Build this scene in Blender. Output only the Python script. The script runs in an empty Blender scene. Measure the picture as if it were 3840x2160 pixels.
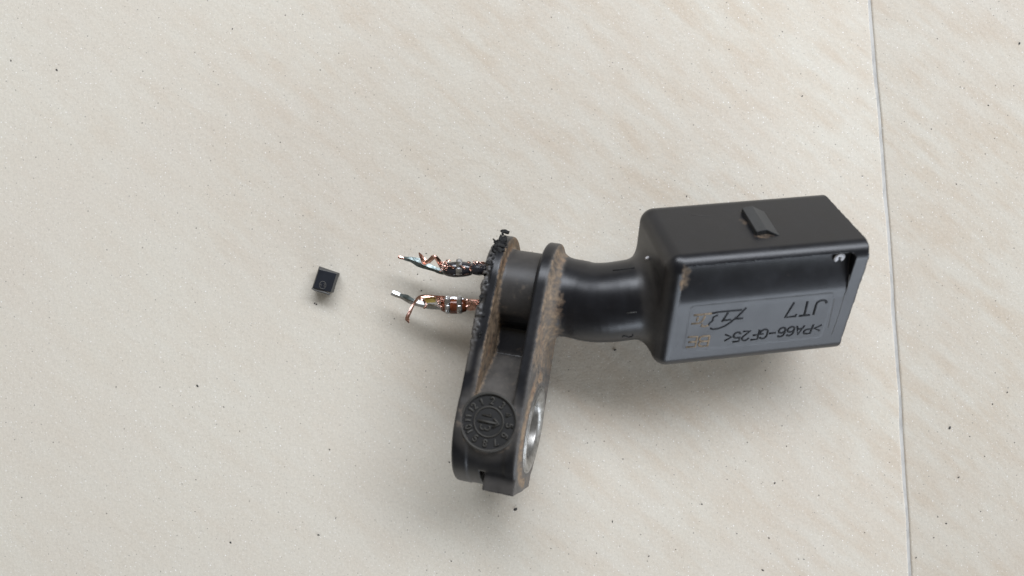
import bpy, bmesh, math, random
import numpy as np
from mathutils import Vector, Matrix

# ------------------------------------------------------------------ camera, sky, sun, exposure
scene = bpy.context.scene
MM = 0.001                      # everything below is measured in millimetres
F_PX, CAM_H = 3014.0, 107.6     # focal length in photo pixels (3840 wide), height of the lens over the tiles
cam = bpy.data.cameras.new("camera"); cam_o = bpy.data.objects.new("camera", cam)
scene.collection.objects.link(cam_o); scene.camera = cam_o
cam.sensor_width = 36.0; cam.lens = 36.0 * F_PX / 3840.0
cam.clip_start = 0.005; cam.clip_end = 20.0
cam_o.location = (0, 0, CAM_H * MM)
cam.dof.use_dof = True; cam.dof.focus_distance = 0.1045; cam.dof.aperture_fstop = 20.0

world = bpy.data.worlds.new("World"); scene.world = world; world.use_nodes = True
bg = world.node_tree.nodes["Background"]                 # dim even light of the surroundings
bg.inputs[0].default_value = (1.0, 0.90, 0.74, 1); bg.inputs[1].default_value = 0.15

def window_light(name, az, el, dist, w, h, radiance, col):
    """soft daylight through an opening: az clockwise from +Y, el above the floor (degrees), metres"""
    az, el = math.radians(az), math.radians(el)
    d = Vector((math.sin(az) * math.cos(el), math.cos(az) * math.cos(el), math.sin(el)))
    l = bpy.data.lights.new(name, 'AREA'); l.shape = 'RECTANGLE'; l.size = w; l.size_y = h
    l.energy = radiance * math.pi * w * h; l.color = col
    o = bpy.data.objects.new(name, l); scene.collection.objects.link(o); o.location = d * dist
    o.rotation_euler = d.to_track_quat('Z', 'Y').to_euler(); return o
window_light("high_window_light", 20, 46, 0.58, 0.84, 0.20, 10.6, (0.93, 0.975, 1.06))
window_light("doorway_light", 142, 13.5, 1.5, 2.5, 0.40, 7.0, (0.88, 0.97, 1.10))
scene.view_settings.view_transform = 'Standard'; scene.view_settings.look = 'None'
scene.view_settings.exposure = 0.0; scene.view_settings.gamma = 1.0

# ------------------------------------------------------------------ helpers
COL = scene.collection
R = random.Random(7)

def P(x, y, z):
    """point of the place at height z (mm) seen at photo position x, y"""
    s = (CAM_H - z) / F_PX
    return np.array([(x - 1920) * s, -(y - 1080) * s, z])

def on_plane(x, y, p0, n):
    d = np.array([(x - 1920) / F_PX, -(y - 1080) / F_PX, -1.0]); c = np.array([0, 0, CAM_H])
    return c + d * (np.dot(p0 - c, n) / np.dot(d, n))

def tag(o, label=None, cat=None, group=None, kind=None):
    for k, v in (('label', label), ('category', cat), ('group', group), ('kind', kind)):
        if v: o[k] = v
    return o

def obj(name, verts, faces, mat, parent=None, smooth=True, normals=None):
    me = bpy.data.meshes.new(name)
    me.from_pydata([tuple(float(c) * MM for c in v) for v in verts], [], [tuple(int(i) for i in f) for f in faces])
    me.materials.append(mat)
    if smooth: me.polygons.foreach_set('use_smooth', [True] * len(me.polygons))
    me.update()
    if normals is not None: me.normals_split_custom_set_from_vertices([tuple(map(float, n)) for n in normals])
    o = bpy.data.objects.new(name, me); COL.objects.link(o)
    if parent is not None:
        o.parent = parent; o.matrix_parent_inverse = parent.matrix_world.inverted()
    return o

def empty(name, loc):
    o = bpy.data.objects.new(name, None); COL.objects.link(o); o.empty_display_size = 0.005
    o.location = [c * MM for c in loc]; bpy.context.view_layer.update(); return o

def bevel(o, w, seg=2):
    m = o.modifiers.new('bevel', 'BEVEL'); m.width = w * MM; m.segments = seg; m.limit_method = 'ANGLE'; m.angle_limit = math.radians(28)
    return o

def mat(name):
    m = bpy.data.materials.new(name); m.use_nodes = True
    nt = m.node_tree; return m, nt, nt.nodes['Principled BSDF']

def N(nt, t, **kw):
    n = nt.nodes.new(t)
    for k, v in kw.items():
        if k in n.inputs: n.inputs[k].default_value = v
        else: setattr(n, k, v)
    return n

def coords(nt, scale=(1, 1, 1), rot=(0, 0, 0)):
    tc = N(nt, 'ShaderNodeTexCoord'); mr = N(nt, 'ShaderNodeMapping'); mp = N(nt, 'ShaderNodeMapping')
    mr.inputs['Rotation'].default_value = rot; mp.inputs['Scale'].default_value = [s / MM for s in scale]
    nt.links.new(tc.outputs['Object'], mr.inputs['Vector']); nt.links.new(mr.outputs[0], mp.inputs['Vector']); return mp.outputs[0]

def noise(nt, vec, scale, detail=3, rough=.55):
    n = N(nt, 'ShaderNodeTexNoise', Scale=scale, Detail=detail, Roughness=rough); nt.links.new(vec, n.inputs['Vector']); return n.outputs['Fac']

def ramp(nt, fac, stops):
    r = N(nt, 'ShaderNodeValToRGB'); e = r.color_ramp.elements
    while len(e) < len(stops): e.new(0.5)
    for el, (p, c) in zip(e, stops):
        el.position = p; el.color = (c, c, c, 1) if not isinstance(c, tuple) else (*c, 1)
    nt.links.new(fac, r.inputs[0]); return r.outputs[0]

def mix(nt, fac, a, b, mode='MIX'):
    m = N(nt, 'ShaderNodeMix', data_type='RGBA', blend_type=mode)
    for sock, v in ((m.inputs[0], fac), (m.inputs[6], a), (m.inputs[7], b)):
        if isinstance(v, (int, float)): sock.default_value = v
        elif isinstance(v, tuple): sock.default_value = (*v, 1)
        else: nt.links.new(v, sock)
    return m.outputs[2]

def math_n(nt, op, a, b=0.0, clamp=False):
    m = N(nt, 'ShaderNodeMath', operation=op, use_clamp=clamp)
    for s, v in zip(m.inputs, (a, b)):
        if isinstance(v, (int, float)): s.default_value = v
        else: nt.links.new(v, s)
    return m.outputs[0]

def bump(nt, h, strength, dist, b, normal=None):
    n = N(nt, 'ShaderNodeBump', Strength=strength, Distance=dist * MM); nt.links.new(h, n.inputs['Height'])
    if normal is not None: nt.links.new(normal, n.inputs['Normal'])
    nt.links.new(n.outputs[0], b.inputs['Normal']); return n.outputs[0]

# ------------------------------------------------------------------ materials
def tile_material():
    m, nt, b = mat('glazed_stoneware_tile')
    v = coords(nt)
    warp = noise(nt, v, .05, 2)
    streak = noise(nt, coords(nt, (.06, .36, .1), (0, 0, math.radians(36))), 1.0, 4, .55)
    streak2 = noise(nt, coords(nt, (.13, .62, .1), (0, 0, math.radians(46))), 1.0, 5, .6)
    patch = noise(nt, v, .035, 3)
    blot = noise(nt, v, .22, 4, .6)
    s = math_n(nt, 'ADD', math_n(nt, 'MULTIPLY', streak, .45), math_n(nt, 'MULTIPLY', streak2, .35))
    s = math_n(nt, 'ADD', s, math_n(nt, 'MULTIPLY', blot, .2))
    sx = N(nt, 'ShaderNodeSeparateXYZ'); nt.links.new(v, sx.inputs[0])
    side_ = math_n(nt, 'ADD', math_n(nt, 'MULTIPLY', sx.outputs[0], .006), math_n(nt, 'MULTIPLY', sx.outputs[1], .004))
    area = ramp(nt, math_n(nt, 'ADD', noise(nt, v, .03, 2), side_), [(.30, .35), (.62, 1.0)])
    f = math_n(nt, 'MULTIPLY', ramp(nt, s, [(.42, 0.0), (.50, .40), (.60, 1.0)]), area)
    c = mix(nt, f, TILE_WHITE, TILE_BEIGE)
    pink = ramp(nt, patch, [(.4, 0.0), (.7, 1.0)])
    c = mix(nt, math_n(nt, 'MULTIPLY', pink, .5), c, TILE_PINK)
    fine = noise(nt, v, 2.6, 6, .72)
    c = mix(nt, 1.0, c, ramp(nt, fine, [(.3, .90), (.5, 1.0), (.72, 1.07)]), 'MULTIPLY')
    # sparkling glints painted as pale dots, and dark mineral specks in the glaze
    for scale, thr, col, amt, seed in ((1.5, .10, (.92, .91, .89), .75, 3), (2.6, .13, (.86, .84, .82), .6, 11),
                                       (.85, .055, (.10, .10, .10), .75, 23), (1.7, .07, (.25, .23, .21), .6, 31), (.42, .035, (.08, .07, .06), .8, 47)):
        off = N(nt, 'ShaderNodeMapping'); off.inputs['Location'].default_value = (seed, seed * 1.7, 0); nt.links.new(v, off.inputs['Vector'])
        vo = N(nt, 'ShaderNodeTexVoronoi', Scale=scale, voronoi_dimensions='2D'); nt.links.new(off.outputs[0], vo.inputs['Vector'])
        sep = N(nt, 'ShaderNodeSeparateColor'); nt.links.new(vo.outputs['Color'], sep.inputs[0])
        sz = math_n(nt, 'MULTIPLY', math_n(nt, 'SUBTRACT', sep.outputs[0], .35, True), thr * 2.2)
        nz = math_n(nt, 'MULTIPLY', noise(nt, v, scale * 5, 2), thr * 1.2)
        inside = math_n(nt, 'LESS_THAN', math_n(nt, 'ADD', vo.outputs['Distance'], nz), math_n(nt, 'ADD', sz, thr * .35))
        c = mix(nt, math_n(nt, 'MULTIPLY', inside, math_n(nt, 'MULTIPLY', sep.outputs[1], amt)), c, col)
    nt.links.new(c, b.inputs['Base Color'])
    b.inputs['Roughness'].default_value = .62
    b.inputs['Specular IOR Level'].default_value = .25
    h = noise(nt, v, 3.2, 5, .65)
    h2 = noise(nt, v, .5, 3)
    n1 = bump(nt, h2, .25, .25, b)
    bump(nt, h, .55, .06, b, n1)
    return m
TILE_WHITE, TILE_BEIGE, TILE_PINK = (.605, .567, .488), (.558, .486, .392), (.575, .518, .442)
M_TILE = tile_material()

m, nt, b = mat('grey_joint_cement'); M_GROUT = m
c = mix(nt, ramp(nt, noise(nt, coords(nt, (1, .25, 1)), 1.6, 5, .7), [(.38, 0.0), (.6, 1.0)]), (.42, .415, .395), (.56, .55, .52)); nt.links.new(c, b.inputs['Base Color']); b.inputs['Roughness'].default_value = .9

def plastic(name, base=(.0050, .0056, .0078), rough=.32, dirt=True, spec=.46):
    m, nt, b = mat(name)
    v = coords(nt)
    big = noise(nt, v, .45, 4, .6)
    c = mix(nt, ramp(nt, big, [(.35, 0.0), (.75, 1.0)]), base, tuple(x * 1.4 + .001 for x in base))
    r = math_n(nt, 'ADD', rough - .06, math_n(nt, 'MULTIPLY', big, .14))
    if dirt:
        at = N(nt, 'ShaderNodeAttribute', attribute_name='dirt')
        du = N(nt, 'ShaderNodeAttribute', attribute_name='dust')
        dm = math_n(nt, 'MULTIPLY', du.outputs['Fac'], ramp(nt, noise(nt, v, .55, 4, .6), [(.3, .55), (.7, 1.0)]), True)
        c = mix(nt, dm, c, (.150, .136, .120)); r = math_n(nt, 'ADD', r, math_n(nt, 'MULTIPLY', dm, .5), True)
        g = noise(nt, v, 1.1, 5, .65)
        d = math_n(nt, 'ADD', at.outputs['Fac'], math_n(nt, 'MULTIPLY', math_n(nt, 'MULTIPLY', math_n(nt, 'SUBTRACT', g, .5), 1.9), math_n(nt, 'MULTIPLY', at.outputs['Fac'], 1.6, True)))
        d = ramp(nt, d, [(.34, 0.0), (.65, .45), (1.05, 1.0)])
        dc = mix(nt, noise(nt, v, 2.2, 4), (.17, .12, .080), (.38, .285, .195))
        hue = noise(nt, v, .35, 2); dc = mix(nt, ramp(nt, hue, [(.5, 0.0), (.8, .7)]), dc, (.27, .15, .085))
        c = mix(nt, math_n(nt, 'MULTIPLY', d, .85), c, dc)
        # thin dust film everywhere
        film = ramp(nt, noise(nt, v, .8, 5, .7), [(.55, 0.0), (.85, .03)])
        c = mix(nt, film, c, (.22, .19, .16))
        r = math_n(nt, 'ADD', r, math_n(nt, 'MULTIPLY', d, .45), True)
        sp = math_n(nt, 'MULTIPLY', math_n(nt, 'SUBTRACT', 1.15, d, True), spec)
        nt.links.new(sp, b.inputs['Specular IOR Level'])
    else: b.inputs['Specular IOR Level'].default_value = spec
    nt.links.new(c, b.inputs['Base Color']); nt.links.new(r, b.inputs['Roughness'])
    n1 = bump(nt, noise(nt, v, 7, 3, .7), .22, .02, b)
    # hairline scratches
    w = noise(nt, coords(nt, (.25, 6, 6), (0, 0, .4)), 1.0, 2)
    bump(nt, ramp(nt, w, [(.70, 0.0), (.76, 1.0)]), .06, .02, b, n1)
    return m
M_BODY = plastic('black_glass_filled_nylon')
M_BURR = plastic('torn_black_plastic', (.012, .012, .012), .8, False)
M_LET = plastic('black_moulded_lettering', (.008, .009, .011), .6, False, .25)
M_CHIP = plastic('dark_blue_grey_moulding', (.010, .012, .017), .42, False, .35)
M_CHIPSIDE = plastic('grey_brown_moulding_side', (.062, .06, .056), .5, False)

def simple(name, col, rough, metal=0.0, col2=None, sc=1.5, bmp=.2, spec=.5):
    m, nt, b = mat(name); v = coords(nt)
    c = mix(nt, ramp(nt, noise(nt, v, sc, 4, .6), [(.35, 0.0), (.65, 1.0)]), col, col2 or tuple(x * .7 for x in col))
    nt.links.new(c, b.inputs['Base Color']); b.inputs['Metallic'].default_value = metal; b.inputs['Specular IOR Level'].default_value = spec
    nt.links.new(math_n(nt, 'ADD', rough - .08, math_n(nt, 'MULTIPLY', noise(nt, v, sc * 2, 3), .16)), b.inputs['Roughness'])
    bump(nt, noise(nt, v, sc * 2.5, 3), bmp, .05, b); return m
M_LETDIRT = simple('tan_dirt_on_lettering', (.25, .19, .125), .85, 0, (.12, .09, .06), 3)
M_STEEL = simple('dull_bushing_steel', (.40, .39, .37), .38, .8, (.24, .23, .21), 1.2)
M_TIN = simple('bright_tinned_metal', (.76, .76, .77), .24, 1.0, (.48, .49, .50), 2.5, .35)
M_DULLTIN = simple('dull_tinned_wire', (.60, .60, .585), .40, .9, (.34, .34, .33), 2.5, .4)
M_GREYTIN = simple('oxidised_grey_green_tin', (.28, .33, .33), .34, .85, (.10, .125, .12), 1.6, .5)
M_COPPER = simple('bare_copper', (.88, .58, .49), .22, 1.0, (.55, .29, .22), 2.2, .5)
M_BROWNEN = simple('red_brown_enamel', (.20, .055, .02), .16, .1, (.09, .022, .01), 1.5, .2)
M_BLACKEN = simple('glossy_blue_black_enamel', (.016, .018, .028), .14, 0, (.03, .028, .03), 1.8, .4, .8)
M_YELLOW = simple('yellow_lacquer', (.55, .42, .12), .35, .2, (.38, .28, .08), 2)
M_GREEN = simple('pale_green_patina', (.28, .50, .42), .35, .3, (.16, .32, .27), 2)
M_WHITE = simple('pale_glint_and_grain', (.75, .74, .76), .5, 0, (.55, .55, .58), 4)  # white for the ejector mark's painted reflection and for the dust grain
M_CRUMB = simple('black_plastic_crumb', (.03, .03, .03), .7, 0, (.05, .045, .04), 3)

# ------------------------------------------------------------------ floor of stone-look tiles with a narrow joint
joint = [(y, 3341 + dx) for y, dx in ((-3000, -395), (-1500, -235), (0, -80), (720, -19), (1440, 31), (2160, 74), (3600, 150), (5200, 220))]
jl = [P(x, y, 0) for y, x in joint]
floor = empty('tiled_floor', (0, 0, 0)); tag(floor, kind='structure')
gv = [(-2400, -2400, -.16), (2400, -2400, -.16), (2400, 2400, -.16), (-2400, 2400, -.16)]
tag(obj('joint_cement', gv, [(0, 1, 2, 3)], M_GROUT, floor, False), kind='structure')

def tile_slab(left, right):
    """polygon between two edges (lists of points bottom to top), rounded arris at both"""
    n = len(left); vs, fs = [], []
    prof = [(0, -1.2), (0, -.22), (.05, -.10), (.14, -.03), (.30, 0)]
    cols = [(left, 1, q) for q in prof] + [(right, -1, q) for q in reversed(prof)]
    for e, sg, (dx, z) in cols:
        for p in e: vs.append((p[0] + sg * dx, p[1], z))
    for c in range(len(cols) - 1):
        for i in range(n - 1):
            a = c * n + i; fs.append((a, a + n, a + n + 1, a + 1))
    return vs, fs
jp = sorted([(p[0], p[1]) for p in jl], key=lambda q: q[1])
edge = [(x, y) for x, y in jp]
edge = [(edge[0][0] + .06 * (y - edge[0][1]) * -1, y) for y in (-300,)] + edge + [(edge[-1][0] - .10 * (300 - edge[-1][1]), 300)]
edge = np.array(edge)
ys = np.concatenate([np.linspace(-300, -60, 8), np.linspace(-55, 55, 45), np.linspace(60, 300, 8)])
ex = np.interp(ys, edge[:, 1], edge[:, 0]); ker = np.array([1, 2, 3, 2, 1]) / 9; exs = np.convolve(np.pad(ex, 2, 'edge'), ker, 'valid')
wob = np.array([.05 * math.sin(y * .35) + .03 * math.sin(y * .8 + 1) for y in ys])
eL = [(x - .19 + w * 1.6, y) for x, y, w in zip(exs, ys, wob)]
eR = [(x + .19 + w * .7, y) for x, y, w in zip(exs, ys, wob)]
far = lambda x: [(x, y) for y in ys]
vs, fs = tile_slab(far(-560), eL); obj('floor_tile', vs, fs, M_TILE, floor)
vs, fs = tile_slab(eR, far(640)); obj('floor_tile', vs, fs, M_TILE, floor)
for ix in (-2, -1, 0, 1, 2):
    for iy in (-2, -1, 0, 1, 2):
        if iy == 0 and ix in (0,): continue
        x0, y0 = 640 + ix * 600.5, 0 + iy * 600.5
        if iy == 0 and ix == -1: continue
        if iy == 0 and ix < 0: x0 = -560.5 + (ix + 1) * 600.5
        yy = [y0 - 299.8, y0, y0 + 299.8]
        vs, fs = tile_slab([(x0 + .2, y) for y in yy] if iy or ix >= 0 else [(x0 - 600, y) for y in yy], [(x0 + 600, y) for y in yy] if iy or ix >= 0 else [(x0 - .2, y) for y in yy])
        obj('floor_tile', vs, fs, M_TILE, floor)
for ch in floor.children: ch['kind'] = 'structure'

# ------------------------------------------------------------------ sensor body: frames
def frame(az, t, tv):
    az, t, tv = map(math.radians, (az, t, tv))
    a = np.array([math.cos(t) * math.cos(az), math.cos(t) * math.sin(az), math.sin(t)])
    v0 = np.array([-math.sin(az), math.cos(az), 0]); w0 = np.cross(a, v0)
    v = math.cos(tv) * v0 + math.sin(tv) * w0
    return a, v, np.cross(a, v)
FO = np.array([1.49, -.35, 6.6]); FA, FV, FW = frame(-8.8, 12.4, -5.4)     # flange: axis, towards head, towards lens
VH, VT = 16.7, 24.3
C0 = np.array([17.1, 2.6, 21.2]); L_, A_, B_ = 23.5, 15.8, 12.6
BD, bs, bw = frame(5.2, -7.7, 0); rl = math.radians(37.3)
BNS = math.cos(rl) * bs + math.sin(rl) * bw; BNF = -math.sin(rl) * bs + math.cos(rl) * bw

def vnoise(p, sc, seed=0):
    q = p * sc; i = np.floor(q).astype(np.int64); f = q - i; f = f * f * (3 - 2 * f); r = 0
    for dx in (0, 1):
        for dy in (0, 1):
            for dz in (0, 1):
                h = (i[:, 0] + dx) * 374761393 + (i[:, 1] + dy) * 668265263 + (i[:, 2] + dz) * 2147483647 + seed * 974634777
                h = (h ^ (h >> 13)) * 1274126177; h = ((h ^ (h >> 16)) & 0xffff) / 65535.0
                r = r + h * (f[:, 0] if dx else 1 - f[:, 0]) * (f[:, 1] if dy else 1 - f[:, 1]) * (f[:, 2] if dz else 1 - f[:, 2])
    return r
def smin(a, b, k):
    h = np.maximum(k - np.abs(a - b), 0) / k; return np.minimum(a, b) - h * h * k * .25
def smax(a, b, k): return -smin(-a, -b, k)
def ucap(v, w, r1, r2, h):
    y = -v; x = np.abs(w); bb = (r1 - r2) / h; aa = math.sqrt(1 - bb * bb); k = -bb * x + aa * y
    return np.where(k < 0, np.hypot(x, y) - r1, np.where(k > aa * h, np.hypot(x, y - h) - r2, x * aa + y * bb - r1))
def extr(d2, z, r):
    a, b2 = d2 + r, z + r
    return np.minimum(np.maximum(a, b2), 0) + np.hypot(np.maximum(a, 0), np.maximum(b2, 0)) - r
# bent neck between flange and connector
np0 = FO + FA * 2.6
path = [np0, FO + FA * 6.5, P(2215, 1133, 8.7), P(2290, 1133, 9.4), P(2400, 1118, 10.0), P(2560, 1098, 10.0)]
def catmull(pts, n=5):
    pts = [2 * pts[0] - pts[1]] + list(pts) + [2 * pts[-1] - pts[-2]]; out = []
    for i in range(1, len(pts) - 2):
        for k in range(n):
            t = k / n; p0, p1, p2, p3 = pts[i - 1:i + 3]
            out.append(.5 * ((2 * p1) + (-p0 + p2) * t + (2 * p0 - 5 * p1 + 4 * p2 - p3) * t * t + (-p0 + 3 * p1 - 3 * p2 + p3) * t ** 3))
    return out + [pts[-2]]
npath = catmull([np.asarray(p, float) for p in path], 4)
def sweep(p, pts, r):
    d = None
    for a, b in zip(pts[:-1], pts[1:]):
        ab = b - a; t = np.clip(((p - a) @ ab) / (ab @ ab), 0, 1); q = np.linalg.norm(p - a - t[:, None] * ab, axis=1)
        d = q if d is None else np.minimum(d, q)
    return d - r
def to_box(p):
    q = p - C0; return q @ BD, q @ BNS + A_ / 2, q @ BNF + B_ / 2
def to_fl(p):
    q = p - FO; return q @ FA, q @ FV, q @ FW
def boxpt(px, py, h=0.0):
    """front face of the connector: photo position -> (u, s)"""
    p = on_plane(px, py, C0 + BNF * h, BNF); u, s, f = to_box(p[None]); return u[0], s[0]
rec_tl, rec_tr, rec_br, rec_fl = boxpt(2560, 1012), boxpt(3196, 952), boxpt(3180, 1085), boxpt(2560, 1150)
REC_U0, REC_U1 = boxpt(2562, 1060)[0], boxpt(3200, 1000)[0]
REC_S1 = (rec_tl[1] + rec_tr[1]) / 2; REC_S0 = rec_fl[1] - .4
pan = [boxpt(2580, 1150), boxpt(3128, 1098), boxpt(3060, 1275), boxpt(2556, 1310)]
PAN = (pan[3][0] + .2, (pan[1][0] + pan[2][0]) / 2 + .3, (pan[2][1] + pan[3][1]) / 2, (pan[0][1] + pan[1][1]) / 2)

def sdf(p):
    u, v, w = to_fl(p)
    cap = ucap(v, w, 6.45, 7.65, VH)
    cap1 = ucap(v, w, 6.55, 7.65, VH)
    rough = (vnoise(p, .8, 1) - .45) * .9 + (vnoise(p, 3.2, 2) - .5) * .55
    tear = np.clip((-2.9 - u) / .8, 0, 1) * np.clip((v + 9) / 3, 0, 1)
    pl1 = extr(cap1, np.abs(u + 2.95) - .92, .28) + tear * np.maximum(rough, -.15) * .9
    pl2 = extr(cap, np.abs(u - 3.2) - .75, .3)
    neck = np.maximum(np.hypot(v, w) - 4.95, np.abs(u) - 3.4)
    ry, rx = 6.4, -5.9          # ramp: v -7.6..-13.5 , w 1.2..7.6
    nl = math.hypot(ry, rx); rampd = (ry * (v + 8.5) - rx * (w - 1.2)) / nl
    reg = np.minimum(w - .9, rampd); reg = np.maximum(reg, v + 1.0)
    fill = smax(extr(cap + .03, np.abs(u - .05) - 3.86, .3), reg, .5)
    foot = np.maximum(np.maximum(np.abs(u - 2.05) - 1.9, np.abs(w) - 5.1), np.maximum(-VT - v, v + 17.5))
    notch = np.maximum(np.abs(u + .15) - .25, np.maximum(-(v + VT) - 3, v + 22.2)); notch = np.maximum(notch, w - 7)
    g1 = smin(pl1, neck, .5); g1 = smin(g1, fill, .35)
    cyl = sweep(p, npath, 4.88 + 0.0)
    g2 = smin(pl2, cyl, 2.2)
    # nothing of the bent neck may bulge through the front flange towards the wires
    g2 = np.where(u < 2.2, pl2, g2)
    d = smin(g1, g2, .35)
    d = smin(d, foot, .25)
    d = smax(d, -notch, .25)
    d = np.maximum(d, -(np.hypot(v + VH, w) - 4.9) )
    # raised round boss round the bushing
    boss = extr(np.hypot(v + VH, w) - 6.2, np.abs(u - 3.6) - .65, .25); boss = np.maximum(boss, -(np.hypot(v + VH, w) - 4.9))
    d = smin(d, boss, .2)
    # shallow seat for the date stamp
    d = smax(d, -(extr(np.hypot(v + 16.25, u - 0.1) - 3.15, 7.38 - w, .05)), .12)
    # connector
    bu, s, f = to_box(p)
    q = np.stack([np.abs(bu - 20) - 20, np.abs(s) - A_ / 2, np.abs(f) - B_ / 2], 1)
    rr = 1.75; qq = q + rr
    box = np.minimum(qq.max(1), 0) + np.linalg.norm(np.maximum(qq, 0), axis=1) - rr
    endn = (vnoise(p, 3.0, 5) - .5) * .10 + (vnoise(p, .7, 6) - .5) * .08
    rs = REC_S0; t = np.clip((s - rs) / (REC_S1 - rs), 0, 1); depth = -.012 + 1.26 * t * t * (3 - 2 * t) - .15 * np.maximum(rs - s, 0)
    uc, uh, sc, sh = (REC_U0 + REC_U1) / 2, (REC_U1 - REC_U0) / 2, (rs - 1 + REC_S1) / 2, (REC_S1 - rs + 1) / 2
    a2, b2 = np.abs(bu - uc) - uh + .7, np.abs(s - sc) - sh + .7
    rect = np.minimum(np.maximum(a2, b2), 0) + np.hypot(np.maximum(a2, 0), np.maximum(b2, 0)) - .7
    recs = np.maximum(rect, (B_ / 2 - depth) - f)
    box = smax(box, -recs, .10)
    uc, uh, sc, sh = (PAN[0] + PAN[1]) / 2, (PAN[1] - PAN[0]) / 2, (PAN[2] + PAN[3]) / 2, (PAN[3] - PAN[2]) / 2
    a2, b2 = np.abs(bu - uc) - uh + .5, np.abs(s - sc) - sh + .5
    rect = np.minimum(np.maximum(a2, b2), 0) + np.hypot(np.maximum(a2, 0), np.maximum(b2, 0)) - .5
    box = box + .024 * np.clip(.5 - rect / .16, 0, 1) * (f > B_ / 2 - .6)
    box = smax(box, bu - L_ - endn, .2)
    cav = extr(np.maximum(np.abs(s) - A_ / 2 + 1.5, np.abs(f) - B_ / 2 + 1.5), np.abs(bu - 30) - 19, .8)
    box = np.maximum(box, -cav)
    return np.maximum(smin(d, box, 1.9), .03 - p[:, 2])

# ---------------------------------------------------------------- surface nets on that shape
def surface(sdf, lo, hi, h):
    lo = np.array(lo, float); BL = 8
    nb = np.ceil((np.array(hi) - lo) / (h * BL)).astype(int); n = nb * BL + 1
    bc = np.stack(np.meshgrid(*[np.arange(k) for k in nb], indexing='ij'), -1).reshape(-1, 3)
    dc = sdf(lo + (bc + .5) * BL * h)
    S = np.where(dc < 0, -1., 1.).astype(np.float32).reshape(nb)
    D = np.ones(n, np.float32)
    D[:-1, :-1, :-1] = np.repeat(np.repeat(np.repeat(S, BL, 0), BL, 1), BL, 2)
    act = bc[np.abs(dc) < BL * h * .87 * 1.25 + .35]
    loc = np.stack(np.meshgrid(*[np.arange(BL + 1)] * 3, indexing='ij'), -1).reshape(-1, 3)
    for k in range(0, len(act), 400):
        idx = (act[k:k + 400, None, :] * BL + loc[None]).reshape(-1, 3)
        D[idx[:, 0], idx[:, 1], idx[:, 2]] = sdf(lo + idx * h)
    I = D < 0
    c = np.zeros(np.array(I.shape) - 1, np.int8)
    for dx in (0, 1):
        for dy in (0, 1):
            for dz in (0, 1):
                c += I[dx:I.shape[0] - 1 + dx, dy:I.shape[1] - 1 + dy, dz:I.shape[2] - 1 + dz]
    A = (c > 0) & (c < 8); cells = np.argwhere(A)
    ID = -np.ones(A.shape, np.int32); ID[A] = np.arange(len(cells))
    P0 = lo + (cells + .5) * h; Q = P0.copy()
    def grad(Q):
        e = h * .35; g = np.stack([sdf(Q + np.eye(3)[k] * e) - sdf(Q - np.eye(3)[k] * e) for k in range(3)], 1) / (2 * e); return g
    for it in range(3):
        g = grad(Q); d = sdf(Q); Q = Q - (d / np.maximum((g * g).sum(1), .15))[:, None] * g
        Q = np.clip(Q, P0 - h * .75, P0 + h * .75)
    g = grad(Q); nrm = g / np.maximum(np.linalg.norm(g, axis=1), 1e-6)[:, None]
    faces = []
    for ax in range(3):
        o1, o2 = [(1, 2), (2, 0), (0, 1)][ax]
        sl0 = [slice(None)] * 3; sl1 = [slice(None)] * 3; sl0[ax] = slice(0, -1); sl1[ax] = slice(1, None)
        a, b = I[tuple(sl0)], I[tuple(sl1)]; e = np.argwhere(a != b)
        e = e[(e[:, o1] > 0) & (e[:, o2] > 0) & (e[:, o1] < I.shape[o1] - 1) & (e[:, o2] < I.shape[o2] - 1)]
        fl = a[e[:, 0], e[:, 1], e[:, 2]]
        q = []
        for d1, d2 in ((-1, -1), (0, -1), (0, 0), (-1, 0)):
            t = e.copy(); t[:, o1] += d1; t[:, o2] += d2; q.append(ID[t[:, 0], t[:, 1], t[:, 2]])
        q = np.stack(q, 1); q[~fl] = q[~fl][:, ::-1]; faces.append(q)
    F = np.concatenate(faces); F = F[(F >= 0).all(1)]
    return Q, nrm, F

RES = .15
Q, NR, F = surface(sdf, (-9, -28, -.6), (43, 11, 23), RES)
print('body', len(Q), len(F))

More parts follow.
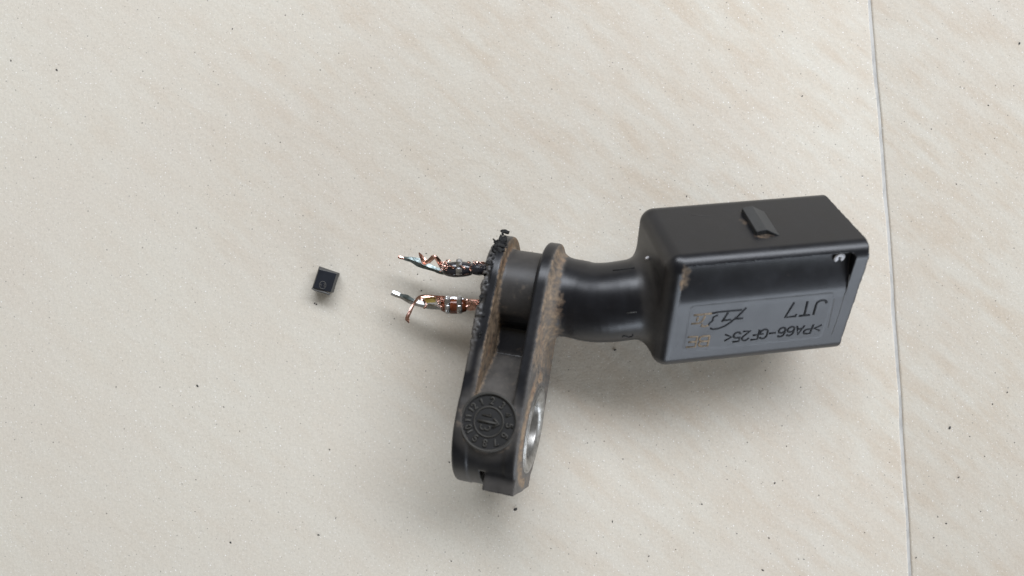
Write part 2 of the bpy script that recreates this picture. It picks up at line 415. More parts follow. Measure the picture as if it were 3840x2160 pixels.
# grime: where soil settled on the faces beside the flanges, the neck root, the recess and the wedge
def soil(p, n):
    u, v, w = to_fl(p); nu = n @ FA
    s = np.zeros(len(p))
    s = np.maximum(s, np.where((u > -2.4) & (u < -1.2) & (nu > .5), .95, 0))                                    # inner face of rear flange
    f2 = (u > 3.4) & (u < 5.2) & (nu > .35)
    s = np.maximum(s, np.where(f2, np.where(v > -7, .74, np.clip(.74 + (v + 7) * .10, .34, 1)), 0))
    rr = np.hypot(v + VH, w)
    s = np.maximum(s, np.where(f2 & (rr > 6.0) & (rr < 7.1) & (w > -1), .95, 0))
    s = np.maximum(s, np.where((u > 3.9) & (u < 7) & (v > -9), .78 * np.clip((6.9 - u) / 1.8, 0, 1) * np.clip(1.25 - .02 * (v + 5) ** 2, 0, 1), 0))
    s = np.maximum(s, np.where((np.abs(u) < 2.2) & (np.hypot(v, w) < 5.4) & (v < 1.5), .30, 0))                   # neck between flanges
    s = np.maximum(s, np.where((np.abs(u) < 2.3) & (v < -6.5) & (v > -14) & (w < 7.3), .30, 0))
    dd = np.hypot(v + 16.25, u - .1); s = np.maximum(s, np.where((w > 6.8) & (dd < 4.0), .36, 0))
    s = np.maximum(s, np.where((w < -2) & (u < 4.5) & (u > -4), .45, 0))
    bu, bs_, bf = to_box(p); inb = bu > -.5
    c1 = boxpt(2575, 1050); s = np.maximum(s, np.where(inb & (bf > B_ / 2 - 1.7) & (bu < c1[0] + 1.6) & (bu > REC_U0 - .3), .95 * np.clip(1.3 - np.hypot((bu - c1[0] + .2) / 1.4, (bs_ - c1[1]) / 2.0), 0, 1), 0))
    s = np.maximum(s, np.where((bf < B_ / 2 - .5) & (bf > B_ / 2 - 2) & (bu > REC_U0) & (bu < REC_U1) & (bs_ > REC_S0 + 1.6) & (bs_ < REC_S1 + .3), .26, 0))
    wq = on_plane(2862, 885, C0, BNS); wu, ws, wf = to_box(wq[None])
    s = np.maximum(s, np.where(inb & (bs_ > A_ / 2 - .6), .60 * np.clip(1.5 - np.hypot((bu - wu[0]) / 1.4, (bf - wf[0]) / .6), 0, 1), 0))
    wq = on_plane(2788, 830, C0, BNS); wu, ws, wf = to_box(wq[None])
    s = np.maximum(s, np.where(inb & (bs_ > A_ / 2 - .6), .5 * np.clip(1.4 - np.hypot((bu - wu[0]) / .6, (bf - wf[0]) / 1.3), 0, 1), 0))
    s = np.maximum(s, np.where((bu > -1.6) & (bu < .5) & (n @ BD < -.2), .22, 0))
    return s
DIRT = soil(Q, NR)
def dustfilm(p, n):
    u, v, w = to_fl(p); nu = n @ FA; s = np.zeros(len(p)); bu, bs_, bf = to_box(p)
    dd = np.hypot(v + 16.25, u - .1)
    on = (np.abs(u) < 2.5) & (v < -6.8) & (v > -15.5) & (w > -1)
    s = np.maximum(s, np.where(on, .62 * np.clip((-7.8 - v) / 1.0, 0, 1), 0))
    s = np.maximum(s, np.where((u > -2.2) & (u < 2.5) & (np.hypot(v, w) < 5.6) & (v > -3.5), .30, 0))
    s = np.maximum(s, np.where((u > 3.6) & (u < 5.2) & (nu > .35), .70, 0))
    s = np.maximum(s, np.where(v > -11, .55 * np.clip((-3.1 - u) / .5, 0, 1), 0))
    s = np.maximum(s, np.where(w > 5.5, .45 * np.clip((5.0 - dd) / 1.6, 0, 1), 0))
    s = np.maximum(s, np.where(w < 5.4, .40 * np.clip((-22.3 - v) / 1.0, 0, 1), 0))
    s = np.maximum(s, np.where((bu > -1.8) & (bu < .6) & (n @ BD < -.3), .18, 0))
    return s
DUST = dustfilm(Q, NR)
deg = np.bincount(np.concatenate([F.ravel(), np.roll(F, -1, 1).ravel()]), minlength=len(Q)).astype(float)
def soften(a, n):
    for _ in range(n):
        b_ = np.roll(F, -1, 1); t = np.bincount(F.ravel(), a[b_.ravel()], len(Q)) + np.bincount(b_.ravel(), a[F.ravel()], len(Q)); a = .4 * a + .6 * t / np.maximum(deg, 1)
    return a
DIRT = soften(DIRT, 4) * .93; DUST = soften(DUST, 6)

def add_dirt(o, d, nm='dirt'):
    at = o.data.attributes.new(nm, 'FLOAT', 'POINT'); at.data.foreach_set('value', np.asarray(d, np.float32))

# ---- split into parts
fc = Q[F].mean(1); fu, fv, fw = to_fl(fc); bu, bs2, bf = to_box(fc)
cls = np.full(len(F), 3)                                       # 3 = cable neck (between flange and connector)
cls[bu > -.35] = 4
fl = (fu < 4.35) & (bu < -1)
cls[fl & (fu > 2.2)] = 1; cls[fl & (fu < -1.75)] = 0; cls[fl & (fu >= -1.75) & (fu <= 2.2)] = 2
cls[fl & (fv < -17.2) & (fu > .15) & (ucap(fv, fw, 6.45, 7.65, VH) > .12)] = 5

sensor = empty('wheel_speed_sensor', (12, -2, 0))
tag(sensor, 'broken black plastic wheel speed sensor with bent neck, two flanges and bare wire ends', 'car sensor')
names = {0: 'rear_flange', 1: 'front_flange', 2: 'spacer_block', 3: 'bent_neck', 4: 'connector_housing', 5: 'locating_tab'}
parts = {}
for k, nm in names.items():
    sel = F[cls == k]; used, inv = np.unique(sel, return_inverse=True); inv = inv.reshape(sel.shape)
    o = obj(nm, Q[used], inv, M_BODY, sensor, True, NR[used]); add_dirt(o, DIRT[used]); add_dirt(o, DUST[used], 'dust'); parts[k] = o
housing = parts[4]

# ---- tube / ribbon builders
def tube(pts, rad, sides=8, closed=False, caps=True, flat=1.0, up=None):
    pts = [np.asarray(p, float) for p in pts]; n = len(pts); vs, fs = [], []
    rad = rad if hasattr(rad, '__len__') else [rad] * n; prev = None
    for i in range(n):
        if closed: t = pts[(i + 1) % n] - pts[i - 1]
        else: t = pts[min(i + 1, n - 1)] - pts[max(i - 1, 0)]
        t = t / (np.linalg.norm(t) + 1e-9)
        a = np.asarray(up, float) if up is not None else (prev if prev is not None else np.array([.1, .2, 1.]))
        x = np.cross(t, a); x /= np.linalg.norm(x) + 1e-9; y = np.cross(x, t); prev = y
        for k in range(sides):
            an = 2 * math.pi * k / sides; vs.append(pts[i] + rad[i] * (math.cos(an) * x + flat * math.sin(an) * y))
    m = n if closed else n - 1
    for i in range(m):
        for k in range(sides):
            a, b2 = i * sides + k, i * sides + (k + 1) % sides; c, d = ((i + 1) % n) * sides + (k + 1) % sides, ((i + 1) % n) * sides + k
            fs.append((a, b2, c, d))
    if caps and not closed: fs += [tuple(range(sides))[::-1], tuple((n - 1) * sides + k for k in range(sides))]
    return vs, fs
def join(*parts_):
    V, Fc = [], []
    for v, f in parts_:
        o = len(V); V += list(v); Fc += [tuple(i + o for i in q) for q in f]
    return V, Fc
def lumpy(vs, amt, sc, seed):
    a = np.array(vs); n = np.stack([vnoise(a + 31, sc, seed + k) - .5 for k in range(3)], 1) * 2 * amt; return a + n

# ---- metal bushing through the tail of the flange
def flp(u, v, w): return FO + FA * u + FV * v + FW * w
def lathe(prof, v0, w0, n=72):
    vs, fs = [], []; m = len(prof)
    for k in range(n):
        an = 2 * math.pi * k / n
        for (u, r) in prof: vs.append(flp(u, v0 + r * math.sin(an), w0 + r * math.cos(an)))
    for k in range(n):
        for j in range(m - 1):
            a, b2 = k * m + j, ((k + 1) % n) * m + j; fs.append((a, b2, b2 + 1, a + 1))
    return vs, fs
vs, fs = lathe([(4.25, 5.02), (4.42, 4.95), (4.46, 4.8), (4.44, 4.45), (4.0, 3.75), (3.8, 3.68), (-3.9, 3.68), (-4.05, 3.8), (-4.05, 4.85), (-3.9, 4.93), (4.25, 4.93)], -VH, 0)
bush = obj('steel_bushing', vs, fs, M_STEEL, sensor)
vs, fs = lathe([(4.2, 5.35), (4.34, 5.3), (4.34, 5.05), (4.2, 4.98)], -VH, 0)
obj('bushing_rim', vs, fs, M_STEEL, bush)

# ---- stroke alphabet (unit cell 0..1 wide, 0..1.5 high)
def arc(cx, cy, rx, ry, a0, a1, n=8):
    return [(cx + rx * math.cos(math.radians(a0 + (a1 - a0) * i / n)), cy + ry * math.sin(math.radians(a0 + (a1 - a0) * i / n))) for i in range(n + 1)]
GL = {
 'J': [[(.95, 1.5), (.95, .4)] + arc(.5, .4, .45, .4, 0, -170)[1:]] , 'T': [[(0, 1.5), (1, 1.5)], [(.5, 1.5), (.5, 0)]],
 '7': [[(0, 1.3), (0, 1.5), (1, 1.5), (.35, 0)]], '>': [[(0, 1.2), (.9, .7), (0, .2)]], '<': [[(.9, 1.2), (0, .7), (.9, .2)]],
 'P': [[(0, 0), (0, 1.5), (.6, 1.5)] + arc(.6, 1.12, .38, .38, 90, -90) + [(0, .74)]],
 'A': [[(0, 0), (.5, 1.5), (1, 0)], [(.2, .5), (.8, .5)]],
 '6': [[(.9, 1.35)] + arc(.5, 1.05, .45, .45, 40, 180)[1:] + [(.05, .45)] + arc(.5, .45, .45, .45, 180, 540, 12)[1:]],
 '-': [[(.1, .75), (.95, .75)]], 'G': [arc(.5, 1.05, .48, .45, 25, 180) + arc(.5, .45, .48, .45, 180, 360) + [(.98, .72), (.55, .72)]],
 'F': [[(0, 0), (0, 1.5), (.95, 1.5)], [(0, .78), (.75, .78)]], '2': [arc(.5, 1.05, .45, .45, 170, -20) + [(.02, 0), (1, 0)]],
 '5': [[(.95, 1.5), (.1, 1.5), (.05, .85)] + arc(.5, .48, .46, .46, 110, -160)], 'B': [[(0, 0), (0, 1.5), (.6, 1.5)] + arc(.6, 1.13, .36, .37, 90, -90) + [(0, .76)], [(.6, .76)] + arc(.6, .38, .4, .38, 90, -90) + [(0, 0)]],
 'E': [[(.95, 1.5), (0, 1.5), (0, 0), (.95, 0)], [(0, .77), (.8, .77)]], '1': [[(.15, 1.15), (.55, 1.5), (.55, 0)]],
 '3': [arc(.45, 1.1, .42, .4, 150, -90) + arc(.45, .37, .47, .37, 90, -150)], '4': [[(.75, 0), (.75, 1.5), (0, .45), (1, .45)]],
 '8': [arc(.5, 1.12, .38, .37, -90, 270, 12), arc(.5, .38, .45, .38, 90, 450, 12)], '9': [arc(.5, 1.05, .45, .45, 0, 360, 12) + [(.95, 1.0)] + arc(.5, .45, .45, .45, 0, -140)],
 '0': [arc(.5, .75, .45, .75, 0, 360, 14)],
}
def quadmap(c, sx, sy):
    """c: 4 points (start-base, end-base, end-top, start-top)"""
    return (1 - sx) * (1 - sy) * c[0] + sx * (1 - sy) * c[1] + sx * sy * c[2] + (1 - sx) * sy * c[3]
def front(px, py): return on_plane(px, py, C0 - BNF * .03, BNF)
def write(text, corners, r, m_of, parent, adv=1.42, name='raised_letter', up=BNF):
    c = [front(*q) for q in corners]; tot = adv * len(text) - (adv - 1)
    for i, ch in enumerate(text):
        if ch == ' ': continue
        segs = [tube([quadmap(c, (i * adv + x) / tot, y / 1.5) + up * r * .15 for x, y in st], r, 6, up=up, flat=.55) for st in GL[ch]]
        vs, fs = join(*segs); obj(name, vs, fs, m_of(i), parent)
write('JT7', [(3106, 1124), (2950, 1137), (2944, 1190), (3088, 1176)], .15, lambda i: M_LET, housing, 1.3)
write('>PA66-GF25<', [(3084, 1214), (2718, 1250), (2712, 1286), (3070, 1246)], .135, lambda i: M_LET, housing, 1.22)
write('BE', [(2661, 1259), (2578, 1264), (2570, 1302), (2653, 1297)], .135, lambda i: M_LETDIRT, housing, 1.25)
# italic maker's mark: over-line, A, T, E and a sweeping tail
def mark(lines, r, m):
    segs = [tube([front(2560 + x / 7.625, 1130 + y / 7.625) + BNF * .02 for x, y in ln], r, 6, up=BNF, flat=.55) for ln in lines]
    vs, fs = join(*segs); return obj('maker_mark', vs, fs, m, housing)
mark([[(1820, 185), (1580, 430), (1500, 490), (1380, 590), (1200, 710), (1010, 780), (870, 800), (790, 765)],
      [(1690, 245), (1400, 270), (1050, 305), (830, 345)], [(1300, 320), (1210, 460), (1120, 580)], [(1160, 545), (1380, 525)],
      [(1720, 485), (1500, 500)], [(1010, 390), (880, 450), (850, 560), (770, 620), (730, 680)]], .135, M_LET)
mark([[(830, 345), (560, 375), (320, 400)], [(640, 420), (560, 560), (480, 620), (250, 640)], [(730, 680), (640, 715), (530, 710), (560, 640)], [(440, 450), (400, 560)]], .14, M_LETDIRT)

# ejector mark in the recess, its reflection put in as a white ring
ec = on_plane(3148, 966, C0 - BNF * .95, BNF); 
ring = [ec + (BD * math.cos(a) * .42 + BNS * math.sin(a) * .36) for a in [math.radians(-60 + 300 * i / 14) for i in range(15)]]
vs, fs = tube(ring, .27, 8, up=BNF, flat=.5); obj('ejector_mark_glint', vs, fs, M_WHITE, housing)
for ln in ([(3185, 1030), (3178, 1080), (3160, 1120)], [(3165, 1110), (3145, 1180), (3118, 1255)], [(3128, 1120), (3105, 1230)]):
    vs, fs = tube([front(*q) + BNF * .03 for q in ln], .03, 5, up=BNF); obj('scratch', vs, fs, M_CHIPSIDE, housing)

# ---- latch wedge on the upper side of the connector
def side(px, py, h): return on_plane(px, py, C0 + BNS * h, BNS)
hgt = .6
a1, b1, e1, f1 = side(2783, 779, hgt), side(2838, 868, hgt), side(2876, 861, hgt), side(2820, 772, hgt)
vs, fs = tube([side(2592, 806, .0), side(2625, 808, .0), side(2662, 812, .0)], .025, 5, up=BNS); obj('scratch', vs, fs, M_CHIPSIDE, housing)
c1, d1 = side(2925, 884, 0.02), side(2866, 793, .02)
dn = lambda p: p - BNS * (hgt + .3)
vs = [a1, b1, e1, f1, c1, d1, dn(a1), dn(b1), dn(e1), dn(f1), c1 - BNS * .3, d1 - BNS * .3]
fs = [(0, 1, 2, 3), (3, 2, 4, 5), (0, 6, 7, 1), (1, 7, 8, 2), (2, 8, 10, 4), (4, 10, 11, 5), (5, 11, 9, 3), (3, 9, 6, 0)]
M_WEDGE = plastic('black_nylon_wedge', (.020, .022, .024), .45, False)
bevel(obj('latch_wedge', vs, fs, M_WEDGE, housing, False), .07)

# ---- date stamp on the edge of the flange
DC = (0.1, -16.25)
def dp(x, y, h=7.40): return flp(DC[0] + x, DC[1] + y, h)
stamp_v = [dp(0, 0)] + [dp(3.12 * math.cos(k * math.pi / 24), 3.12 * math.sin(k * math.pi / 24)) for k in range(48)]
M_STAMP = plastic('dusty_stamp_face', (.020, .020, .020), .7, False, .3)
M_RAISE = plastic('worn_raised_relief', (.036, .034, .030), .6, False, .4)
stamp = obj('date_stamp', stamp_v, [(0, k + 1, (k + 1) % 48 + 1) for k in range(48)], M_STAMP, sensor, False)
rim = [dp(3.28 * math.cos(k * math.pi / 24), 3.28 * math.sin(k * math.pi / 24), 7.52) for k in range(48)]
vs, fs = tube(rim, .17, 8, closed=True, up=FW); obj('raised_rim', vs, fs, M_RAISE, stamp)
rim = [dp(1.72 * math.cos(k * math.pi / 20), 1.72 * math.sin(k * math.pi / 20), 7.42) for k in range(40)]
vs, fs = tube(rim, .12, 6, closed=True, up=FW); obj('inner_ring', vs, fs, M_RAISE, stamp)
for k in range(12):
    an = math.radians(150 - 30 * k); txt = '12' if k == 0 else str(k); segs = []
    for j, ch in enumerate(txt):
        cx = (j - (len(txt) - 1) / 2) * .52
        for st in GL[ch]:
            pts = []
            for x, y in st:
                lx, ly = cx + (x - .5) * .42, 2.45 + (y - .75) * .5
                pts.append(dp(ly * math.cos(an) + lx * math.sin(an), ly * math.sin(an) - lx * math.cos(an), 7.44))
            segs.append(tube(pts, .12, 6, up=FW))
    vs, fs = join(*segs); obj('month_number', vs, fs, M_RAISE, stamp)
segs = [tube([dp(-1.25, -.02, 7.5), dp(1.0, -.02, 7.5)], .15, 6, up=FW), tube([dp(.55, .5, 7.5), dp(1.25, -.02, 7.5), dp(.55, -.54, 7.5)], .14, 6, up=FW)]
vs, fs = join(*segs); obj('arrow', vs, fs, M_RAISE, stamp)
for ch, y0 in (('1', .72), ('3', -.72)):
    segs = [tube([dp(-.3 + (y - .75) * .75, y0 - (x - .5) * .62, 7.46) for x, y in st], .11, 6, up=FW) for st in GL[ch]]
    vs, fs = join(*segs); obj('year_digit', vs, fs, M_RAISE, stamp)

# ---- burrs torn out of the rear flange
def burr(p, s, seed, el=1.1):
    rr = random.Random(seed); bm = bmesh.new(); bmesh.ops.create_icosphere(bm, subdivisions=2, radius=s)
    vs = np.array([v.co for v in bm.verts]); fs = [[v.index for v in f.verts] for f in bm.faces]; bm.free()
    k = 1 + (vnoise(vs + seed * 7.3, 1.6 / s, seed) - .5) * 1.5 + (vnoise(vs + seed, 4 / s, seed + 3) - .5) * .5
    dr = np.array([rr.gauss(0, 1), rr.gauss(0, 1), rr.gauss(0, .6)]); dr /= np.linalg.norm(dr); vs = vs * .8 + (vs @ dr)[:, None] * dr * rr.uniform(0, el)
    vs = vs * k[:, None] * np.array([rr.uniform(.6, 1.2), rr.uniform(.6, 1.2), rr.uniform(.5, 1.1)]) + p
    return vs, fs
bl = []
for i, (x, y, z, s) in enumerate([(1893, 868, 3.2, .28), (1885, 876, 3.6, .3), (1878, 893, 5, .42), (1862, 905, 6, .3), (1868, 912, 7, .45), (1855, 902, 6.5, .2), (1850, 897, 6.4, .12),
                                  (1882, 905, 8, .5), (1862, 928, 8, .4), (1880, 922, 9, .45), (1850, 935, 8, .3), (1895, 890, 6, .35), (1842, 958, 8.5, .25), (1832, 985, 8.5, .25),
                                  (1820, 1030, 8, .28), (1810, 1108, 8, .24), (1806, 1122, 8.2, .16), (1905, 872, 4.2, .18), (1872, 915, 9, .3), (1890, 905, 6, .34), (1898, 915, 6, .3), (1874, 940, 6, .36), (1888, 938, 6, .28), (1860, 948, 6, .3), (1850, 968, 6, .26), (1845, 1000, 6, .22), (1822, 1060, 8, .22), (1815, 1180, 8, .2), (1803, 1250, 8, .22), (1800, 1262, 8, .2)]):
    for zz in np.linspace(15, z, 60):
        if sdf(P(x, y, zz)[None])[0] < .1: z = zz; break
    bl.append(burr(P(x, y, z), s, i + 2))
vs, fs = join(*bl); obj('torn_edge', vs, fs, M_BURR, sensor, False)

# mould lines and small marks on the neck
def onneck(x, y, zs=14.9):
    best = None
    for z in np.linspace(zs, 4, 220):
        p = P(x, y, z)
        if sdf(p[None])[0] < .02: return p
    return P(x, y, 8)
def ncurve(pts, r, m, nm):
    pp = [onneck(*q) for q in pts]; vs, fs = tube(pp, r, 6); return obj(nm, vs, fs, m, parts[3])
ncurve([(2298, 1014), (2330, 1010), (2362, 1006), (2380, 1004)], .10, M_BURR, 'mould_slot')
ncurve([(2334, 1264), (2338, 1259), (2345, 1260), (2356, 1264), (2368, 1263), (2374, 1258), (2372, 1254)], .07, M_LET, 'moulded_mark')
ncurve([(2350, 1174), (2368, 1172), (2388, 1170)], .05, M_CHIPSIDE, 'moulded_nick')
vs, fs = burr(onneck(2430, 966, 16) , .22, 91); obj('dust_grain', vs, fs, M_WHITE, parts[3])

# ------------------------------------------------------------------ bare wire ends
def lead(name, label): 
    return None
def strip(cl, wd, th, m, name, parent, fold=.0, seed=1, amt=.05, sub=4):
    """metal strip: centre line px,py,z with widths (px) - a bent thin solid ribbon with a fold along it"""
    n0 = len(cl); pts = catmull([P(*q) for q in cl], sub); t = np.linspace(0, n0 - 1, len(pts)); W = np.interp(t, range(n0), wd) / 30.
    vs, fs = [], []; S = 5
    for i, p in enumerate(pts):
        d = pts[min(i + 1, len(pts) - 1)] - pts[max(i - 1, 0)]; d /= np.linalg.norm(d); x = np.cross(d, [0, 0, 1.]); x /= np.linalg.norm(x); y = np.cross(x, d)
        tw = (vnoise(np.array([[i * .23 + seed * 5, seed, 0.]]), 1.0, seed)[0] - .5) * 1.6 * (1 if amt > .06 else .3)
        x2 = x * math.cos(tw) + y * math.sin(tw); y2 = -x * math.sin(tw) + y * math.cos(tw)
        for k in range(S):
            a = (k / (S - 1) - .5); vs.append(p + x2 * a * W[i] + y2 * (abs(a) * 2 * fold * W[i]))
        for k in range(S):
            a = (k / (S - 1) - .5); vs.append(p + x2 * a * W[i] + y2 * (abs(a) * 2 * fold * W[i] - th))
    q = 2 * S
    for i in range(len(pts) - 1):
        for k in range(S - 1):
            a = i * q + k; fs.append((a, a + 1, a + q + 1, a + q)); a += S; fs.append((a, a + q, a + q + 1, a + 1))
        a = i * q; fs.append((a, a + q, a + q + S, a + S)); a = i * q + S - 1; fs.append((a, a + S, a + q + S, a + q))
    fs += [tuple(range(S)) + tuple(range(2 * S - 1, S - 1, -1))]; e = (len(pts) - 1) * q
    fs += [tuple(e + k for k in range(S - 1, -1, -1)) + tuple(e + k for k in range(S, 2 * S))]
    return obj(name, lumpy(vs, amt, 1.4, seed), fs, m, parent, False)
def barrel(x0, x1, y0, y1, z, r, m, name, parent, seed=1, sides=12, amt=.08, flat=.9, sm=True):
    n = 12; pts = [P(x0 + (x1 - x0) * i / n, y0 + (y1 - y0) * i / n, z + .25 * (i / n)) for i in range(n + 1)]
    rr = [r * (.55 + .48 * math.sin(math.pi * (i + .8) / (n + 1.6)) ** .6) for i in range(n + 1)]
    vs, fs = tube(pts, rr, sides, flat=flat, up=(0, 0, 1)); return obj(name, lumpy(vs, amt, 1.1, seed), fs, m, parent, sm)
def band(x, y, z, w, r, m, parent, name='crimp_band', seed=3, amt=.04):
    pts = [P(x - w / 2 + w * i / 4, y, z) for i in range(5)]; vs, fs = tube(pts, [r * .9, r, r * 1.03, r, r * .9], 10, flat=.92, up=(0, 0, 1))
    return obj(name, lumpy(vs, amt, 1.6, seed), fs, m, parent, False)

# upper lead (grey, blue-black enamel)
u1 = strip([(1496, 962, 4.1), (1516, 967, 4.0), (1540, 974, 4.1), (1568, 984, 4.2), (1596, 998, 4.2), (1630, 1010, 4.3), (1665, 1019, 4.5), (1700, 1022, 4.6)],
           [9, 12, 22, 34, 26, 20, 24, 26], .35, M_GREYTIN, 'upper_wire_end', sensor, -.22, 4, .05)
tag(u1, 'grey green oxidised wire end with dark enamel and curled copper foil')
strip([(1493, 961, 4.2), (1500, 965, 4.3), (1514, 968, 4.3)], [10, 13, 10], .4, M_COPPER, 'wire_tip', u1, -.2, 9, .05)
barrel(1664, 1768, 1009, 1010, 4.6, .98, M_BLACKEN, 'enamelled_core', u1, 5, 14, .07)
barrel(1762, 1835, 1006, 1010, 4.9, .80, M_BLACKEN, 'enamelled_core', u1, 8, 12, .12, 1, False)
band(1722, 988, 5.25, 22, .60, M_TIN, u1, seed=4); band(1722, 1015, 5.2, 22, .60, M_TIN, u1, seed=6)
for x0, x1 in ((1688, 1708), (1736, 1756)):
    strip([(x0, 1024, 5.0), (x1, 1024, 5.0)], [9, 9], .3, M_GREEN, 'green_patina_tab', u1, 0, 2, .02)
strip([(1571, 947, 5.2), (1580, 964, 5.0), (1590, 985, 4.9), (1597, 984, 5.6), (1612, 978, 5.8), (1630, 962, 5.9), (1641, 975, 5.6), (1650, 992, 5.3), (1656, 1004, 5.0)],
      [4, 15, 16, 12, 16, 16, 18, 16, 9], .10, M_COPPER, 'copper_curl', u1, .15, 7, .10, 3)
strip([(1586, 960, 5.3), (1594, 975, 5.5), (1600, 990, 5.3)], [6, 12, 5], .10, M_COPPER, 'copper_curl', u1, .2, 12, .10)
for i, (x, y, z, a, ln) in enumerate([(1672, 984, 5.5, .4, 14), (1682, 978, 5.4, .1, 18), (1690, 999, 5.7, .5, 14), (1670, 996, 5.6, .6, 12), (1738, 1002, 5.6, .5, 18), (1764, 1003, 5.6, -.6, 12),
                                      (1768, 1013, 5.5, .4, 18), (1760, 984, 5.4, .2, 14), (1790, 983, 5.5, .5, 16), (1815, 986, 5.4, 0, 18), (1700, 1002, 5.6, .1, 12), (1800, 1000, 5.7, .4, 10)]):
    dx, dy = math.cos(a) * ln / 2, math.sin(a) * ln / 2
    strip([(x - dx, y - dy, z), (x, y, z + .12), (x + dx, y + dy, z)], [5, 8, 5], .1, M_COPPER, 'foil_scrap', u1, .1, 20 + i, .07, 2)
def strands(n, x, y, z, ln, spread, parent, seed, a0=0.0):
    rr = random.Random(seed)
    for i in range(n):
        a = a0 + rr.uniform(-.5, .5); l = ln * rr.uniform(.6, 1.2); yy = y + rr.uniform(-spread, spread); zz = z - abs(yy - y) * .02
        pts = [P(x + l * t * math.cos(a) + rr.uniform(-2, 2), yy + l * t * math.sin(a) + rr.uniform(-3, 3), zz + rr.uniform(-.1, .2)) for t in (-.5, -.2, .1, .5)]
        vs, fs = tube(catmull(pts, 4), .055, 5); obj('copper_strand', vs, fs, M_COPPER, parent)
strands(7, 1664, 1000, 5.5, 34, 16, u1, 3); strands(7, 1795, 1002, 5.6, 46, 17, u1, 5)
# lower lead (tinned, red-brown enamel)
u2 = strip([(1468, 1097, 3.9), (1482, 1104, 3.9), (1505, 1113, 4.0), (1530, 1125, 4.0), (1560, 1136, 4.1), (1600, 1145, 4.2), (1640, 1150, 4.3), (1690, 1158, 4.5)],
           [22, 24, 17, 20, 25, 24, 20, 22], .45, M_DULLTIN, 'lower_wire_end', sensor, -.3, 14, .03)
tag(u2, 'bright tinned wire end with red brown enamel and drooping copper ribbon')
strip([(1500, 1105, 4.1), (1525, 1112, 4.2), (1552, 1126, 4.2)], [9, 17, 9], .2, M_GREYTIN, 'tin_flake', u2, 0, 3, .05)
barrel(1655, 1748, 1145, 1146, 4.7, 1.05, M_BROWNEN, 'enamelled_core', u2, 15, 14, .05)
barrel(1745, 1812, 1143, 1141, 5.0, .74, M_COPPER, 'copper_core', u2, 18, 10, .16, 1, False)
for x in (1679, 1724):
    band(x, 1131, 5.25, 19, .80, M_TIN, u2, seed=int(x)); band(x, 1155, 5.2, 19, .78, M_TIN, u2, seed=int(x) + 1)
strip([(1664, 1121, 5.2), (1690, 1120, 5.4), (1715, 1121, 5.4), (1738, 1122, 5.2)], [12, 13, 13, 10], .25, M_TIN, 'crimp_rail', u2, -.1, 33, .05)
strip([(1592, 1124, 5.2), (1612, 1124, 5.3), (1634, 1124, 5.2)], [24, 26, 20], .5, M_YELLOW, 'yellow_lacquer_patch', u2, -.1, 5, .04)
strip([(1700, 1116, 5.2), (1660, 1113, 5.4), (1625, 1110, 5.5), (1585, 1111, 5.8), (1566, 1120, 5.6), (1553, 1138, 5.2), (1541, 1162, 4.6), (1529, 1186, 4.1), (1528, 1198, 4.0), (1533, 1211, 3.8)],
      [5, 6, 7, 12, 12, 9, 12, 15, 17, 4], .12, M_COPPER, 'copper_ribbon', u2, .12, 17, .05, 4)
strip([(1572, 1119, 5.9), (1585, 1122, 5.9), (1595, 1138, 5.6), (1596, 1150, 5.3), (1588, 1156, 5.0)], [9, 9, 9, 9, 6], .12, M_COPPER, 'copper_loop', u2, .12, 19, .05, 4)
for i, (x, y, z, a, ln) in enumerate([(1648, 1138, 5.6, .9, 26), (1655, 1148, 5.5, 1.0, 22), (1645, 1128, 5.7, .1, 22), (1642, 1116, 5.6, .3, 18), (1660, 1118, 5.8, .4, 12), (1750, 1126, 5.8, 0, 20), (1801, 1128, 5.8, 0, 20), (1768, 1136, 5.8, .9, 18), (1775, 1158, 5.2, .7, 16), (1752, 1150, 5.6, 1.2, 14), (1788, 1146, 5.8, -.5, 14)]):
    dx, dy = math.cos(a) * ln / 2, math.sin(a) * ln / 2
    strip([(x - dx, y - dy, z), (x, y, z + .12), (x + dx, y + dy, z)], [6, 10, 6], .1, M_COPPER, 'foil_scrap', u2, .1, 60 + i, .09, 2)

strands(8, 1652, 1138, 5.6, 34, 18, u2, 8, .4); strands(8, 1780, 1140, 5.7, 44, 15, u2, 9)
# ------------------------------------------------------------------ little broken-off chip
chip = empty('sensor_chip', P(1222, 1052, 0))
tag(chip, 'tiny dark square sensor chip with a round mark lying alone beside the wire ends', 'chip')
top = [P(1196, 1010, 2.15), P(1262, 1026, 2.15), P(1240, 1096, 2.15), P(1174, 1078, 2.15)]
mid = [P(1197, 998, 1.75), P(1273, 1024, 1.7), P(1251, 1098, 1.6), P(1169, 1084, 1.75)]
low = [P(1206, 1001, .0), P(1275, 1025, .0), P(1248, 1094, .0), P(1182, 1078, .0)]
def quadstrip(a, b): return [(a + k, a + (k + 1) % 4, b + (k + 1) % 4, b + k) for k in range(4)]
ob = obj('chip_face', top + [p - np.array([0, 0, .3]) for p in top], [(3, 2, 1, 0)] + quadstrip(0, 4), M_CHIP, chip, False); bevel(ob, .04)
ob = obj('chip_case', [p - np.array([0, 0, .03]) for p in top] + mid + low, [(3, 2, 1, 0)] + quadstrip(0, 4) + quadstrip(4, 8) + [(8, 9, 10, 11)], M_CHIPSIDE, chip, False); bevel(ob, .07)
lip = [P(1169, 1080, 2.0), P(1180, 1088, 2.0), P(1200, 1092, 2.05), P(1218, 1097, 2.0), P(1237, 1105, 1.95)]
vs, fs = tube(lip, [.12, .15, .12, .15, .13], 6); obj('broken_lip', lumpy(vs, .06, 2, 4), fs, M_CHIPSIDE, chip, False)
cc = P(1210, 1069, 2.16); ring = [cc + np.array([.43 * math.cos(k * math.pi / 16), .49 * math.sin(k * math.pi / 16), 0]) for k in range(32)]
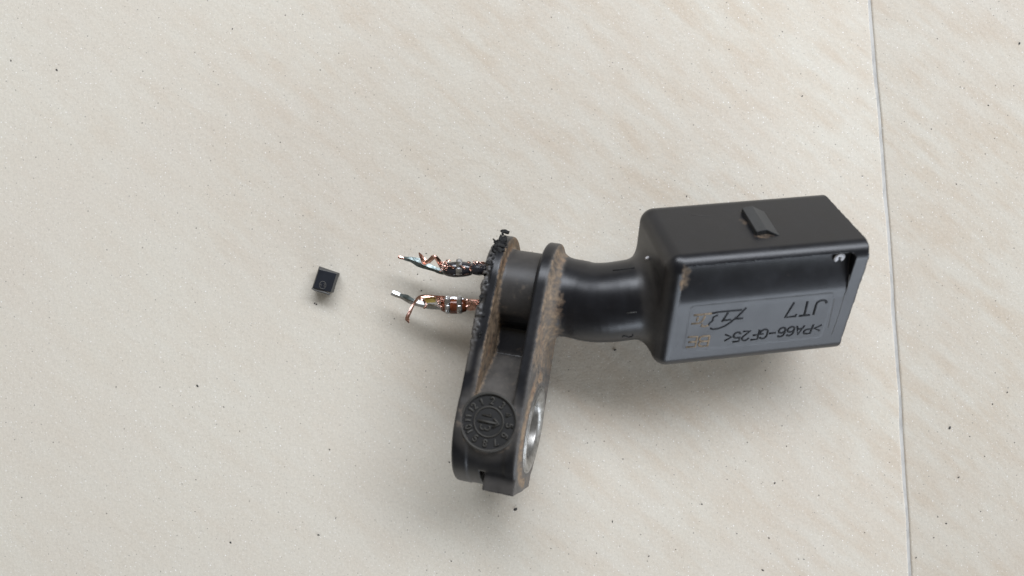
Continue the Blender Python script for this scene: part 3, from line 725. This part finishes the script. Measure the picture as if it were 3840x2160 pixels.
vs, fs = tube(ring, .045, 6, closed=True, up=(0, 0, 1)); obj('round_mark', vs, fs, M_CHIPSIDE, chip)
vs, fs = join(tube([P(1214, 1063, 2.17), P(1219, 1067, 2.17), P(1214, 1072, 2.17), P(1219, 1077, 2.17)], .05, 6, up=(0, 0, 1)), tube([P(1203, 1064, 2.17), P(1204, 1075, 2.17)], .05, 6, up=(0, 0, 1)))
obj('mark_symbol', vs, fs, M_CHIPSIDE, chip)

# ------------------------------------------------------------------ crumbs of plastic scattered on the tiles
crumbs = [(871, 108, 7), (1051, 533, 6), (3823, 163, 9), (3009, 360, 7), (3515, 145, 5), (3493, 484, 5), (3587, 690, 6), (3707, 395, 5), (3695, 577, 5), (2654, 696, 5), (3234, 660, 5), (435, 1451, 7),
          (741, 1447, 8), (839, 1526, 5), (899, 1617, 5), (1236, 1686, 6), (1194, 2006, 10), (864, 2034, 8), (400, 1925, 5), (82, 1865, 6), (1259, 1943, 5), (1685, 1733, 7), (1934, 1909, 10), (2297, 1956, 7),
          (2237, 2074, 6), (2433, 2086, 7), (2428, 2104, 5), (1692, 2104, 6), (2632, 1890, 8), (2764, 2001, 7), (2884, 2018, 6), (2861, 2138, 9), (2905, 1812, 6), (2950, 1673, 6), (2995, 2096, 6), (3015, 2097, 6),
          (3243, 1997, 5), (3562, 1603, 9), (3637, 1637, 5), (3722, 1515, 7), (3778, 1471, 7), (3595, 1790, 10), (3549, 1963, 7), (3678, 1918, 6), (3502, 2016, 9), (3436, 2091, 6), (3693, 1711, 6), (1180, 1138, 6),
          (1187, 1141, 7), (1479, 1195, 8), (1599, 950, 5), (1566, 1028, 5), (2307, 1312, 9), (2575, 736, 5), (2287, 249, 5), (3517, 1938, 5), (2727, 1798, 5), (212, 262, 6), (41, 227, 6), (818, 317, 5), (790, 602, 5), (1616, 1049, 4), (1580, 1090, 4)]
g = 'crumbs of black plastic scattered on the tiles'
protos = []
def crumb_cell(c):
    x, y, _ = c; jx = 3270 + y * .072
    row = 0 if y < 480 else 1 if y < 1000 else 2 if y < 1500 else 3 if y < 1900 else 4
    col = 5 if x > jx else 0 if x < 600 else 1 if x < 1290 else 2 if x < 1720 else 3 if x < 2350 else 4
    return col, row
CELL_COL = ['at the far left', 'in line with the small chip', 'in line with the wire ends', 'in line with the flanges', 'in line with the connector', 'right of the tile joint']
CELL_ROW = ['near the top edge', 'above mid height', 'at mid height', 'in the lower part', 'near the bottom edge']
def crumb_label(i):
    cell = crumb_cell(crumbs[i]); mates = sorted([k for k in range(len(crumbs)) if crumb_cell(crumbs[k]) == cell], key=lambda k: crumbs[k][0])
    n, k = len(mates), mates.index(i); s_ = crumbs[i][2]
    if n == 1: w = 'lone'
    elif k == 0: w = 'leftmost'
    elif k == n - 1: w = 'rightmost'
    else: w = ['second', 'third', 'fourth', 'fifth', 'sixth', 'seventh', 'eighth', 'ninth'][k - 1] + ' from left'
    size = 'larger black' if s_ >= 8 else 'small black' if s_ >= 6 else 'tiny black'
    return f"{w} {size} crumb {CELL_COL[cell[0]]} {CELL_ROW[cell[1]]}"
for i in range(5):
    vs, fs = burr(np.zeros(3), 1.0, 40 + i, .3); o = obj('plastic_crumb', vs, fs, M_CRUMB, None, False); protos.append(o)
for i, (x, y, s) in enumerate(crumbs):
    o = protos[i] if i < 5 else protos[i % 5].copy()
    if i >= 5: COL.objects.link(o)
    r = s / 2 / 28.0 * .98; p = P(x, y, r * .4); o.location = [c * MM for c in p]; o.scale = (r * R.uniform(.7, 1.3), r * R.uniform(.6, 1.1), r * .7); o.rotation_euler = (0, 0, R.uniform(0, 6.28))
    tag(o, crumb_label(i), 'crumb', g)
